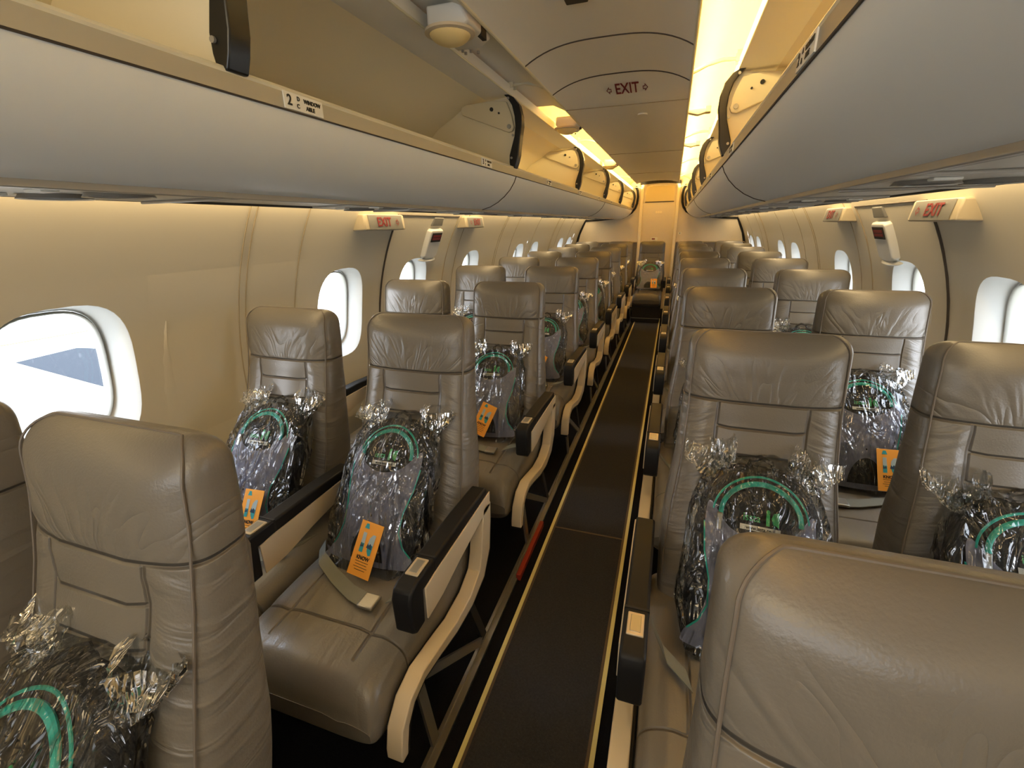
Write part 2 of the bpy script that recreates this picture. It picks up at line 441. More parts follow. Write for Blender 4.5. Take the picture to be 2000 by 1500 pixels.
# floor
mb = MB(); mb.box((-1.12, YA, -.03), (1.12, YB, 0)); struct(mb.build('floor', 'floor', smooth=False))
t = thing('aisle_carpet_runner', 'dark charcoal aisle carpet running between the seat rows, edged in brown', 'carpet', (0, 0, 0))
mb = MB(); mb.box((-.150, YA, .0005), (.150, 1.72, .007)); mb.box((-.150, 1.728, .0005), (.150, 6.9, .007)); mb.build('carpet', 'carpet', t, smooth=False)
mb = MB(); mb.box((-.158, YA, .0005), (-.150, 6.9, .009)); mb.box((.150, YA, .0005), (.158, 6.9, .009)); mb.box((-.150, 1.72, .0005), (.150, 1.728, .009)); mb.build('carpet_binding', 'brown', t, smooth=False)
for s, nm in ((-1, 'left'), (1, 'right')):
    o = tag(MB().box((s*.1655-.0065, YA, .001), (s*.1655+.0065, 6.9, .008)).build('floor_path_strip', 'glow', smooth=False), 'pale yellow glow strip along the %s edge of the aisle carpet' % nm, 'floor strip', 'aisle glow strips')
    mb = MB(); mb.box((s*.232-.016, YA, .001), (s*.232-.006, 7.0, .012)); mb.box((s*.232+.006, YA, .001), (s*.232+.016, 7.0, .012)); mb.box((s*.232-.016, YA, .001), (s*.232+.016, 7.0, .004))
    tag(mb.build('seat_track', 'steel', smooth=False), 'metal seat rail in the floor just %s of the aisle' % nm, 'seat rail', 'seat rails')

# ceiling (arched forward part stepping down to a flat aft part) + cove liners
def ceil_z(x, y):
    r = .052*(1-(abs(x)/.254)**3)
    k = 1 if y < 1.98 else max(0, 1-(y-1.98)/.26)
    if y > 5: k = .55*(y-5)/1.5
    return 1.796+r*k
mb = MB(); ys = [YA, 0, .8, 1.4, 1.98, 2.02, 2.06, 2.1, 2.15, 2.2, 2.24, 3, 4, 5, 5.5, 6, 6.5]
L = []
for y in ys:
    xs = [-.254+.508*i/24 for i in range(25)]
    L.append([(x, y, ceil_z(x, y)) for x in xs]+[(x, y, ceil_z(x, y)+.006) for x in xs[::-1]])
mb.loft(L); CE = struct(mb.build('ceiling', 'ceil'))
for y in (1.62, 1.985, 2.243, 3.70, 5.2):
    xs = [-.254+.508*i/24 for i in range(25)]
    MB().tube([(x, y, ceil_z(x, y)) for x in xs], .0028, 6).build('ceiling_seam', 'seam' if y < 2 else 'seaml', CE)
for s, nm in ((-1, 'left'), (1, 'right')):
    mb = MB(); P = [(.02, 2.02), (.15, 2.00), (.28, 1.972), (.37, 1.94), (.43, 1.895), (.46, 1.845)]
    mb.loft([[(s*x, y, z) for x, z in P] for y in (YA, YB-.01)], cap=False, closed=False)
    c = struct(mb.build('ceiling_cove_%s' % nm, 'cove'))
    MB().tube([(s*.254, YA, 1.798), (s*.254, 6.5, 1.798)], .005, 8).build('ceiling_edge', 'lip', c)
# outer skin closing the space above the bins
for s, nm in ((-1, 'left'), (1, 'right')):
    mb = MB(); P = [(.0, 2.06), (.3, 2.03), (.6, 1.93), (.9, 1.75), (1.13, 1.50), (1.20, 1.36)]
    mb.loft([[(s*x, y, z) for x, z in P] for y in (YA, YB)], cap=False, closed=False)
    struct(mb.build('wall_upper_%s' % nm, 'wall'))
mb = MB(); mb.loft([[(-.262, y, 1.806), (-.33, y, 1.836), (-.425, y, 1.838), (-.425, y, 1.842), (-.33, y, 1.841), (-.262, y, 1.811)] for y in (YA, 2.32)]); tag(mb.build('cove_cover', 'ceil'), 'long grey-brown cover strip closing the left ceiling cove near the camera', 'panel')
tag(MB().box((-.222, 1.36, .001), (-.204, 1.72, .03)).build('red_rail_cover', 'redrail', smooth=False, bevel=.003), 'long red strip on the floor beside the aisle, left, by the third row legs', 'floor strip')
# ceiling EXIT lettering and small ceiling fittings
e = thing('ceiling_exit_sign', 'red EXIT lettering between two arrows on the sloping ceiling panel', 'exit sign', (0, 2.10, 1.82))
sl = Vector((0, .26, -.052)).normalized()
mb = MB(); z0 = ceil_z(.03, 2.10)-.002
put_text(mb, 'EXIT', .118, (.02, 0, z0-1.82), (1, 0, 0), -sl, off=.002, sx=.38, bold=.0012)
mb.build('lettering', 'red', e, flat=True)
for q, d in ((-.048, -1), (.088, 1)):
    mb = MB(); arrow(mb, (q, 0, z0-1.82), (1, 0, 0), -sl, .062, d, .003, .45); mb.build('arrow', 'red', e, flat=True)
tag(MB().box((-.06, 1.30, 1.835), (-.005, 1.35, 1.85)).build('ceiling_grille', 'seam', smooth=False, bevel=.003), 'small dark square grille in the ceiling at the top edge of the photo', 'vent')
tag(MB().cyl((.06, 2.45, 1.794), .022, .006).build('ceiling_speaker_disc', 'ceil'), 'faint round disc on the ceiling behind the EXIT panel', 'disc')
tag(MB().cyl((.0, 6.3, 1.793), .03, .008).build('smoke_detector', 'seam'), 'small dark round detector at the far end of the ceiling', 'detector')

# ------------------------------------------------------------------ overhead bins
SH = [(.388, 1.512), (.397, 1.490), (.415, 1.463), (.440, 1.438), (.470, 1.416), (.505, 1.399), (.545, 1.388)]
IN = [(.40, 1.800), (.445, 1.808), (.50, 1.802), (.56, 1.785), (.61, 1.766), (.65, 1.740), (.72, 1.705), (.79, 1.640), (.84, 1.56), (.86, 1.50)]
DIV = [-.70, .63, 1.935, 3.28, 4.60, 5.90, 7.70]
ARM = [(.418, 1.798, .010), (.398, 1.785, .016), (.378, 1.758, .018), (.368, 1.72, .018), (.366, 1.685, .017), (.371, 1.65, .016), (.380, 1.615, .020), (.387, 1.585, .024), (.390, 1.56, .020), (.391, 1.538, .012)]
def make_bin(s, ya, yb, label, divs):
    t = thing('overhead_bin', label, 'luggage bin', (s*.6, (ya+yb)/2, 1.39), 'overhead luggage bins')
    ox, oy, oz = t.location
    def q(x, y, z): return (s*x-ox, y-oy, z-oz)
    g = .0015
    mb = MB(); mb.loft([[q(x, y, z) for x, z in SH]+[q(x+.004, y, z+.006) for x, z in SH[::-1]] for y in (ya+g, yb-g)]); mb.build('bucket', 'bin', t)
    mb = MB(); mb.ext([(p[0], p[1]) for p in [(s*a-ox, b-oz) for a, b in [(.389, 1.512), (.385, 1.512), (.385, 1.539), (.40, 1.541), (.40, 1.512)]]], ya-oy, yb-oy, 1); mb.build('trim_strip', 'strip', t)
    MB().tube([q(.389, ya, 1.540), q(.389, yb, 1.540)], .0055, 8).build('lip_edge', 'lip', t)
    MB().tube([q(.387, ya, 1.5115), q(.387, yb, 1.5115)], .0022, 6).build('trim_groove', 'seam', t)
    # interior: floor, back and roof; upper front edge
    mb = MB(); P = IN+[(.86, 1.49), (.40, 1.515)]
    mb.loft([[q(x, y, z) for x, z in P] for y in (ya, yb)], cap=False, closed=False); mb.build('bin_interior', 'binin', t)
    mb = MB(); mb.ext([(s*a-ox, b-oz) for a, b in [(.398, 1.795), (.398, 1.83), (.404, 1.83), (.404, 1.80), (.55, 1.81), (.55, 1.80), (.50, 1.795)]], ya-oy, yb-oy, 1); mb.build('stowed_door', 'ceil', t)
    MB().tube([q(.400, ya, 1.797), q(.400, yb, 1.797)], .003, 8).build('door_edge', 'lip', t)
    for y in divs:
        # divider wall at the aft end with hinge plate and black arm
        poly = [(s*a-ox, b-oz) for a, b in [(.396, 1.797), (.61, 1.766), (.65, 1.740), (.72, 1.705), (.79, 1.640), (.84, 1.56), (.86, 1.50), (.40, 1.50), (.39, 1.60), (.378, 1.70)]]
        mb = MB(); mb.ext(poly, y-.012-oy, y-oy, 1); dv = mb.build('divider', 'binin', t)
        mb = MB(); mb.ext([(s*a-ox, b-oz) for a, b in [(.602, 1.776), (.47, 1.783), (.415, 1.775), (.395, 1.73), (.385, 1.685), (.392, 1.672), (.408, 1.668), (.602, 1.742), (.608, 1.758)]], y-.030-oy, y-.014-oy, 1)
        hp = mb.build('hinge_plate', 'plate', t, bevel=.003)
        mb = MB(); mb.cyl(q(.475, y-.032, 1.752), .007, .006, 1, 12); mb.cyl(q(.445, y-.032, 1.737), .0035, .006, 1, 10); mb.build('plate_hole', 'ink', hp)
        mb = MB(); mb.cyl(q(.404, y-.032, 1.688), .008, .006, 1, 14); mb.build('pivot_bolt', 'chrome', hp)
        mb = MB(); L = []
        for a, b, h in ARM: L.append([q(a-h, y-.040, b), q(a+h*.6, y-.040, b), q(a+h*.6, y-.010, b), q(a-h, y-.002, b)])
        mb.loft(L); ar = mb.build('hinge_arm', 'hinge', t, bevel=.003)
        for a, b in ((.402, 1.782), (.385, 1.655), (.392, 1.575)): MB().cyl(q(a, y-.043, b), .0045, .004, 1, 10).build('screw', 'chrome', ar)
        kt = thing('support_bracket', 'thin curved support rail across the %s cove at bin divider %d from the camera' % ('left' if s < 0 else 'right', DIV.index(y)), 'bracket', (s*.33, y, 1.82), 'cove support rails')
        MB().tube([(s*(x_-.33), 0, z_-1.82) for x_, z_ in ((.257, 1.808), (.30, 1.826), (.35, 1.836), (.392, 1.834))], .006, 8).build('rail', 'lip', kt)
        for dy in (-.027, .013): MB().box((s*.07-.012, dy-.003, .0), (s*.07+.012, dy+.003, .032)).build('bracket_ear', 'lip', kt)
        mb = MB(); mb.box(tuple(min(a, b) for a, b in zip(q(.66, y-.05, 1.543), q(.72, y-.02, 1.56))), tuple(max(a, b) for a, b in zip(q(.66, y-.05, 1.543), q(.72, y-.02, 1.56)))); mb.build('latch', 'steel', t, bevel=.003)
    # aft bucket joint
    mb = MB(); mb.tube([q(x-.0005, yb, z-.0005) for x, z in SH], .0022, 6); mb.build('bin_joint', 'seam', t)
    return t
ORD = ['nearest', 'second', 'third', 'fourth', 'fifth', 'farthest']
for s, nm in ((-1, 'left'), (1, 'right')):
    for i in range(3):
        make_bin(s, DIV[2*i], DIV[2*i+2], 'open cream and grey overhead bin on the %s, %s' % (nm, ['nearest the camera', 'middle of the row', 'farthest from the camera'][i]), DIV[2*i+1:2*i+3])
    # continuous hinge rail and service channel
    mb = MB(); mb.box((s*.548-.006, DIV[0], 1.378), (s*.548+.006, DIV[-1], 1.390)); mb.box((s*.567-.003, DIV[0], 1.380), (s*.567+.003, DIV[-1], 1.388))
    tag(mb.build('bin_hinge_rail', 'chrome', bevel=.002), 'thin brassy metal rail under the %s row of bins' % nm, 'rail', 'bin hinge rails')
    tag(MB().box((s*.73-.165, DIV[0], 1.392), (s*.73+.165, DIV[-1], 1.402)).build('service_channel', 'psu', smooth=False), 'long grey underside panel beneath the %s bins' % nm, 'panel', 'service channels')
    tag(MB().tube([(s*.895, DIV[0], 1.39), (s*.895, DIV[-1], 1.39)], .004, 8).build('channel_edge_trim', 'seam'), 'dark thin edge of the %s service panel beside the glowing wall' % nm, 'trim', 'service panel edges')

# passenger service units: panel with two dark air/light openings and buttons
def make_psu(s, y, label, wide=True):
    t = thing('service_unit', label, 'service panel', (s*.73, y, 1.392), 'reading light and air panels')
    MB().box((-.145, -.17, -.006), (.145, .17, 0)).build('panel', 'psu', t, bevel=.003)
    for k, x in ((0, -.065), (1, .065)):
        yy = -.04+.03*k
        o = MB().cyl((x*.9, yy, -.008), .047, .006, 2, 28).build('reading_lamp', 'ink', t)
        mb = MB(); L = []
        for r, z in ((.047, -.006), (.052, -.013), (.044, -.012), (.042, -.006)): L.append([(x*.9+cos(a*pi/14)*r, yy+sin(a*pi/14)*r, z) for a in range(28)])
        mb.loft(L, cap=False); mb.build('lamp_ring', 'chrome', o)
        MB().box((x-.02, -.135, -.011), (x+.02, -.11, -.006)).build('call_button', 'label', t, bevel=.002)
    MB().box((-.14, .155, -.012), (.14, .163, -.006)).build('handle_bar', 'chrome', t, bevel=.002)
    return t
for s, nm, y0 in ((-1, 'left', .60), (1, 'right', .28)):
    for i in range(9):
        y = y0+.86*i
        if y > 7.4: continue
        make_psu(s, y, 'grey lamp panel under the %s bins, %s' % (nm, ['nearest the camera', 'second from the camera', 'third from the camera', 'fourth from the camera', 'fifth from the camera', 'sixth from the camera', 'seventh from the camera', 'eighth from the camera', 'farthest'][i]))

# row placards on the bin trim
for s, nm, ltr in ((-1, 'left', 'DC'), (1, 'right', 'AB')):
    for i in range(8):
        y = (.742 if s < 0 else .775)+.86*i
        rn = i+2
        t = thing('row_placard', 'white seat row placard numbered %d on the %s bin edge' % (rn, nm), 'placard', (s*.384, y, 1.5255), 'seat row placards')
        MB().box((-.0012, -.046, -.0125), (.0012, .046, .0125)).build('plate', 'label', t, smooth=False)
        r = (0, 1, 0) if s < 0 else (0, -1, 0)
        mb = MB(); f = 1 if s < 0 else -1; X = -s*.0012
        put_text(mb, str(rn), .022, (X, f*-.035, 0), r, (0, 0, 1), off=.0006, bold=.0004)
        put_text(mb, ltr[0], .009, (X, f*-.014, .0055), r, (0, 0, 1), off=.0006, bold=.0002)
        put_text(mb, ltr[1], .009, (X, f*-.016, -.0055), r, (0, 0, 1), off=.0006, bold=.0002)
        put_text(mb, 'WINDOW', .0088, (X, f*.019, .0045), r, (0, 0, 1), off=.0006, bold=.0003)
        put_text(mb, 'AISLE', .0088, (X, f*.013, -.0055), r, (0, 0, 1), off=.0006, bold=.0003)
        mb.build('print', 'ink', t, flat=True)

# emergency lamp units in the left cove + small ones right
def lamp_unit(x, y, z, label, s):
    t = thing('emergency_lamp', label, 'lamp', (x, y, z), 'ceiling emergency lamps')
    mb = MB(); L = []
    for yy, hw, h in ((-.10, .045, .02), (-.08, .055, .05), (.05, .055, .05), (.09, .045, .03)):
        L.append([(-hw, yy, .03), (-hw, yy, .03-h*.7), (-hw*.6, yy, .03-h), (hw*.6, yy, .03-h), (hw, yy, .03-h*.7), (hw, yy, .03)])
    mb.loft(L); mb.build('housing', 'white', t, bevel=.004)
    mb = MB(); L = []
    for k in range(7):
        a = k/6*pi/2; L.append([(cos(b*pi/12)*.052*cos(a), -.07+sin(b*pi/12)*.052*cos(a), -.02-.028*sin(a)) for b in range(24)])
    mb.loft(L); d = mb.build('lens', 'lens', t)
    mb = MB(); L = []
    for r, zz in ((.050, -.018), (.062, -.018), (.062, -.024), (.050, -.026)): L.append([(cos(b*pi/14)*r, -.07+sin(b*pi/14)*r, zz) for b in range(28)])
    mb.loft(L, cap=False); mb.build('lens_rim', 'cream', d)
    MB().box((.05*-s-.006, .0, -.012), (.05*-s+.006, .035, .012)).build('socket', 'ink', t)
    for a, b in ((-.02, .05), (.0, .06), (-.02, .07), (.015, .075)): MB().cyl((a, b, -.022), .004, .006, 2, 10).build('screw', 'chrome', t)
    return t
lamp_unit(-.325, 1.30, 1.795, 'white emergency lamp with domed amber lens in the left ceiling cove near the top edge', -1)
lamp_unit(-.315, 2.62, 1.80, 'second grey white lamp unit along the left ceiling cove', -1)
lamp_unit(-.315, 4.35, 1.80, 'third lamp unit along the left ceiling cove', -1)
for i, y in enumerate((2.55, 3.55)):
    t = thing('cove_clip', '%s cream bracket clip across the right glowing cove' % ('nearer' if i == 0 else 'farther'), 'bracket', (.30, y, 1.80), 'cove clips')
    MB().ext([(-.045, 0), (.0, -.012), (.05, .0), (.05, .012), (-.045, .012)], -.02, .02, 1).build('clip_arm', 'lip', t, bevel=.003)
    MB().box((.03, -.026, -.004), (.055, .026, .02)).build('clip_foot', 'plate', t, bevel=.002)

# ------------------------------------------------------------------ side exit signs, door handle units
def exit_box(s, y0, y1, label, flip):
    t = thing('exit_sign', label, 'exit sign', (s*1.145, (y0+y1)/2, 1.347))
    h = (y1-y0)/2
    P = [(-s*.055, .036), (-s*.065, -.036), (s*.035, -.040), (s*.02, .036)]
    mb = MB(); L = []
    for y, k in ((-h, .93), (-h+.02, 1), (h-.02, 1), (h, .93)):
        L.append([(px*k if px*s < 0 else px, y, pz*k) for px, pz in P])
    mb.loft(L); mb.build('housing', 'signcase', t, bevel=.005)
    mb = MB(); n = Vector((-s, 0, -.0)).normalized()
    up = Vector((P[0][0]-P[1][0], 0, P[0][1]-P[1][1])).normalized()
    a = Vector((P[0][0]-s*.002, 0, P[0][1]-.004)); b = Vector((P[1][0]-s*.002, 0, P[1][1]+.004))
    mb.add([a+Vector((0, -h+.025, 0)), a+Vector((0, h-.03, 0)), b+Vector((0, h-.03, 0)), b+Vector((0, -h+.025, 0))], [(0, 1, 2, 3)])
    f = mb.build('sign_face', 'signface', t, flat=True)
    c = (a+b)/2+Vector((-s*.0015, 0, 0)); r = Vector((0, -s, 0))
    # reading direction: towards +Y on the left wall, towards -Y on the right wall
    r = Vector((0, 1, 0)) if s < 0 else Vector((0, -1, 0))
    mb = MB(); put_text(mb, 'EXIT', .058, c-r*.022*flip, r, up, off=.001, sx=1.0, bold=.0010)
    mb.build('lettering', 'red', t, flat=True)
    mb = MB(); arrow(mb, c+r*.088*flip, r, up, .038, flip, .0018); mb.build('arrow', 'red', t, flat=True)
exit_box(-1, 1.86, 2.20, 'lit EXIT box on the left wall, nearest one, arrow to its right', 1)
exit_box(-1, 2.98, 3.30, 'smaller-looking EXIT box farther along the left wall past the exit door', -1)
exit_box(1, 1.90, 2.23, 'EXIT box on the right wall, nearest one, arrow to its left', -1)
exit_box(1, 3.00, 3.34, 'EXIT box farther along the right wall past the exit door', 1)
def handle_unit(s, label):
    t = thing('exit_door_handle', label, 'door handle', wallpt(s, .435, 2.66))
    o = Vector(t.location); u = Vector((-s*sin(.40), 0, cos(.40))); nrm = Vector((-s*cos(.40), 0, -sin(.40)))
    def q(y, v, d): return Vector((0, y*1.55, 0))+u*v*1.1+nrm*d
    mb = MB(); L = []
    for d, k in ((-.005, 1.04), (.022, 1), (.030, .93)):
        L.append([q(y*k, v*k, d) for y, v in ((-.055, .045), (-.045, .055), (.045, .055), (.055, .045), (.05, -.10), (.03, -.115), (-.03, -.115), (-.05, -.10))])
    mb.loft(L); mb.build('handle_cover', 'white', t, bevel=.004)
    mb = MB(); mb.loft([[q(y, v, .031) for y, v in ((-.04, .04), (.04, .04), (.04, -.012), (-.04, -.012))], [q(y, v, .033) for y, v in ((-.04, .04), (.04, .04), (.04, -.012), (-.04, -.012))]])
    pl = mb.build('placard', 'ink', t)
    mb = MB()
    for v in (.022, .006): mb.loft([[q(y, vv, .0335) for y, vv in ((-.032, v+.006), (.032, v+.006), (.032, v-.006), (-.032, v-.006))], [q(y, vv, .0345) for y, vv in ((-.032, v+.006), (.032, v+.006), (.032, v-.006), (-.032, v-.006))]])
    mb.build('placard_print', 'red', pl)
    mb = MB(); mb.loft([[q(y, v, .0) for y, v in ((-.04, .125), (.04, .125), (.045, .07), (-.045, .07))], [q(y, v, .018) for y, v in ((-.036, .12), (.036, .12), (.04, .075), (-.04, .075))]]); mb.build('release_flap', 'signface', t, bevel=.004)
    mb = MB(); L = []
    for k in range(9):
        a = -pi/2+pi*k/8; L.append([q(sin(a)*.07, -.125-.012*cos(b*pi/6)*cos(a)*.9, .004+.03*max(0, sin(b*pi/6))*cos(a)) for b in range(7)])
    mb.loft(L, cap=False, closed=False); mb.build('finger_scoop', 'reveal', t)
    return t
handle_unit(-1, 'white emergency exit handle cover with dark red placard on the left wall')
handle_unit(1, 'white emergency exit handle cover with dark red placard on the right wall')

# ------------------------------------------------------------------ aft bulkhead
Y = YB-.03
mb = MB(); prof = [(wallpt(1, p, 0)[0], wallpt(1, p, 0)[2]) for p in [PHI0+(.52-PHI0)*k/14 for k in range(15)]]
poly = [(x, z) for x, z in prof]+[(.9, 1.75), (.5, 1.95), (0, 2.03)]
full = poly+[(-x, z) for x, z in poly[-2::-1]]
mb.ext(full, Y, Y+.03, 1); BK = struct(mb.build('wall_aft', 'bulk'))
for s in (-1, 1):
    MB().box((s*.262-.022, Y-.03, .0), (s*.262+.022, Y, 1.87)).build('door_post', 'post', BK, bevel=.004)
    MB().box((s*.77-.48, Y-.035, .0), (s*.77+.48, Y, 1.03)).build('lower_panel', 'shell', BK, bevel=.004)
    MB().box((s*.77-.48, Y-.045, 1.03), (s*.77+.48, Y, 1.045)).build('ledge', 'seaml', BK, bevel=.003)
MB().box((-.205, Y-.010, 1.63), (.205, Y, 1.845)).build('upper_panel', mat('header_panel', (.66, .55, .30), .45), BK, bevel=.002)
MB().box((-.21, Y-.014, 1.618), (.21, Y, 1.628)).build('panel_gap', 'seam', BK)
mb = MB(); L = []
for i in range(17):
    x = -.29+.58*i/16; zt = 1.955-.05*(abs(x)/.29)**3; zb = 1.885-.02*(abs(x)/.29)**2; L.append([(x, Y-.04, zb), (x, Y-.04, zt), (x, Y, zt), (x, Y, zb)])
mb.loft(L); mb.build('header_gasket', 'black', BK)
for s in (-1, 1):
    gp = [(.36, 1.85), (.330, 1.79), (.320, 1.70), (.328, 1.61), (.352, 1.54), (.40, 1.48), (.47, 1.435), (.58, 1.405), (.74, 1.395), (.92, 1.380), (1.115, 1.372), (1.16, 1.28), (1.21, 1.17), (1.245, 1.03)]
    MB().tube([(s*a, Y-.012, b) for a, b in gp], .017, 8).build('bin_gasket', 'black', BK)
    gp2 = [(.395, 1.79), (.372, 1.74), (.366, 1.68), (.378, 1.61), (.40, 1.56)]
    MB().tube([(s*a, Y-.05, b) for a, b in gp2], .010, 8).build('end_trim', 'lip', BK)
for x, z, w_, h_, lab, m_ in ((-.01, .0, 0, 0, '', ''),):
    pass
t = thing('lavatory_placard', 'small white placard with red print on the aft door panel', 'placard', (-.035, Y-.004, 1.085))
MB().box((-.05, -.002, -.024), (.05, .002, .024)).build('plate', 'label', t, smooth=False)
MB().box((-.035, -.003, -.010), (.012, .0, .010)).build('print', 'red', t, smooth=False)
t2 = thing('row_marker', 'tiny white placard reading 4 on the right bulkhead panel', 'placard', (.335, Y-.004, 1.165))
MB().box((-.022, -.002, -.018), (.022, .002, .018)).build('plate', 'label', t2, smooth=False)
mb = MB(); put_text(mb, '4', .03, (0, -.002, 0), (1, 0, 0), (0, 0, 1), off=.001, bold=.0006); mb.build('print', 'ink', t2, flat=True)
t3 = thing('aft_emblem', 'faint pale round emblem on the upper aft door panel', 'emblem', (.0, Y-.004, 1.475))
mb = MB()
for k in (-1, 0, 1): mb.cyl((k*.032, 0, 0), .016, .003, 1, 18)
mb.build('emblem_discs', 'post', t3)

# ------------------------------------------------------------------ seats
def lerp(tab, z):
    if z <= tab[0][0]: return tab[0][1]
    for (a, b), (c, d) in zip(tab, tab[1:]):
        if z <= c:
            k = (z-a)/(c-a); k = k*k*(3-2*k) if False else k
            return b+(d-b)*k
    return tab[-1][1]
FRONT = [(.38, -.235), (.45, -.225), (.55, -.188), (.65, -.150), (.75, -.115), (.85, -.085), (.95, -.062), (1.05, -.050)]
REAR = [(.38, -.060), (.45, -.04), (.60, -.005), (.80, .025), (.95, .038), (1.05, .045)]
WID = [(.38, .200), (.50, .205), (.62, .200), (.74, .186), (.86, .180), (1.05, .178)]
ZT = 1.066
def backrest_mesh(cxl, mirror, parent):
    mb = MB(); L = []; zs = [.37+(.93-.37)*k/26 for k in range(27)]+[ZT-.12+.12*sin(k/16*pi/2) for k in range(1, 17)]
    edge = {1: [], -1: []}
    for z in zs:
        d = ZT-z
        rc = .040; shr = rc-sqrt(max(0, rc*rc-max(0, rc-d)**2))
        rt = .055; ft = sqrt(max(.0, 1-max(0, 1-d/rt)**2))
        wd = lerp(WID, z)-shr; f = lerp(FRONT, z); r = lerp(REAR, z); yc = (f+r)/2+.006; hh = (r-f)/2*max(ft, .12)
        lp = []
        NN = 56
        for i in range(NN):
            a = 2*pi*(i+.5)/NN; c, s_ = cos(a), sin(a)
            x = wd*math.copysign(abs(c)**(2/6.0), c); y = hh*math.copysign(abs(s_)**(2/3.6), s_)
            if s_ < 0: # front face: pillow
                y -= .014*(1-(x/wd)**2)*ft
                y += .009*min(1, max(0, (.905-z)/.06))*math.exp(-((abs(x)-.098)/.016)**2)
                y -= .006*sin(min(1, max(0, (z-.87)/.18))*pi)*(1-(x/wd)**2)
                y += .006*math.exp(-((z-.904)/.014)**2)
            nz = noise.noise(Vector((x*14, y*14, z*14)))*.0022
            lp.append((x, yc+y+nz, z))
        for e in (1, -1): edge[e].append((e*(wd-.012), yc-hh*.86, z))
        L.append(lp)
    mb.loft(L); b = mb.build('backrest', 'back', parent); b.location = (cxl, 0, 0)
    pts = edge[-1][4:]+edge[1][4:][::-1]
    MB().tube(pts, .0020, 6).build('piping', 'piping', b)
    return b
def cushion_mesh(cxl, hw, parent):
    mb = MB(); L = []; ys = [-.715+.06*(1-cos(k/10*pi/2)) for k in range(11)]+[-.655+.53*k/22 for k in range(1, 23)]
    for y in ys:
        d = y+.715; k = sqrt(max(.0, 1-max(0, 1-d/.06)**2)); k = max(k, .25)
        zt = .438-.02*((y+.4)/.3)**2 if y < -.4 else .438-.03*(y+.4); zb = .245+.06*(y+.7)
        zc = (zt+zb)/2-(1-k)*.012; hz = (zt-zb)/2*k
        lp = []
        for i in range(44):
            a = 2*pi*(i+.5)/44; c, s_ = cos(a), sin(a)
            x = (hw-.008*(1-k))*math.copysign(abs(c)**(2/6), c); z = hz*math.copysign(abs(s_)**(2/4), s_)
            if s_ > 0: z += .010*(1-(x/hw)**2) - .008*math.exp(-((abs(x)-.12)/.02)**2) - .003*math.exp(-((y+.565)/.015)**2)
            lp.append((x, y, zc+z))
        L.append(lp)
    mb.loft(L); c = mb.build('seat_cushion', 'cushion', parent); c.location = (cxl, 0, -.028); return c
def armrest(parent, x, s, aisle):
    """arm centred at x; s = side of the cabin, the cream panel faces the aisle"""
    w2 = .024
    poly = [(-.578, .462), (-.592, .475), (-.595, .56), (-.585, .582), (-.565, .590), (-.30, .590), (-.15, .583), (-.145, .535), (-.30, .540), (-.535, .548), (-.540, .462)]
    a = MB().ext(poly, -w2, w2).build('armrest', 'black', parent, bevel=.006); a.location = (x, 0, 0)
    MB().box((-w2-.0006, -.480, .536), (w2+.0006, -.474, .592)).build('pad_seam', 'blackm', a)
    p = MB().box((-.016, -.545, .588), (.016, -.49, .5935)).build('ashtray_cover', 'gold', a, bevel=.002)
    MB().box((-.010, -.538, .5925), (.010, -.497, .5945)).build('ashtray_lid', 'buckle', p, bevel=.001)
    pan = [(-.535, .465), (-.535, .552), (-.49, .556), (-.135, .562), (-.14, .515), (-.24, .505), (-.36, .488), (-.46, .468)]
    xi = -s*w2 # aisle-facing side
    b = MB().ext(pan, min(xi, xi-s*.004), max(xi, xi-s*.004)).build('side_panel', 'cream', a, bevel=.0015)
    if aisle:
        # curved cream end trim sweeping down and forward beside the cushion
        path = [(-.160, .53), (-.170, .46), (-.185, .38), (-.22, .325), (-.30, .298), (-.40, .300), (-.50, .322), (-.575, .335), (-.63, .322), (-.665, .285), (-.678, .235), (-.680, .21)]
        hw = [.028, .032, .034, .028, .021, .016, .014, .014, .014, .015, .014, .012]
        x0, x1 = (-w2-.004, w2-.012) if s > 0 else (-w2+.012, w2+.004)
        tr = MB().band(path, hw, x0, x1).build('end_trim', 'cream', parent, bevel=.003); tr.location = (x, 0, 0)
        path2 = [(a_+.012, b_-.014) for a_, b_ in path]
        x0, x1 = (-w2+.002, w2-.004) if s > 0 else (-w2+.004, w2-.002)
        MB().band(path2, [h*1.25 for h in hw], x0, x1).build('end_trim_black_edge', 'black', tr, bevel=.003)  # black shroud panel edging the cream trim
    return a
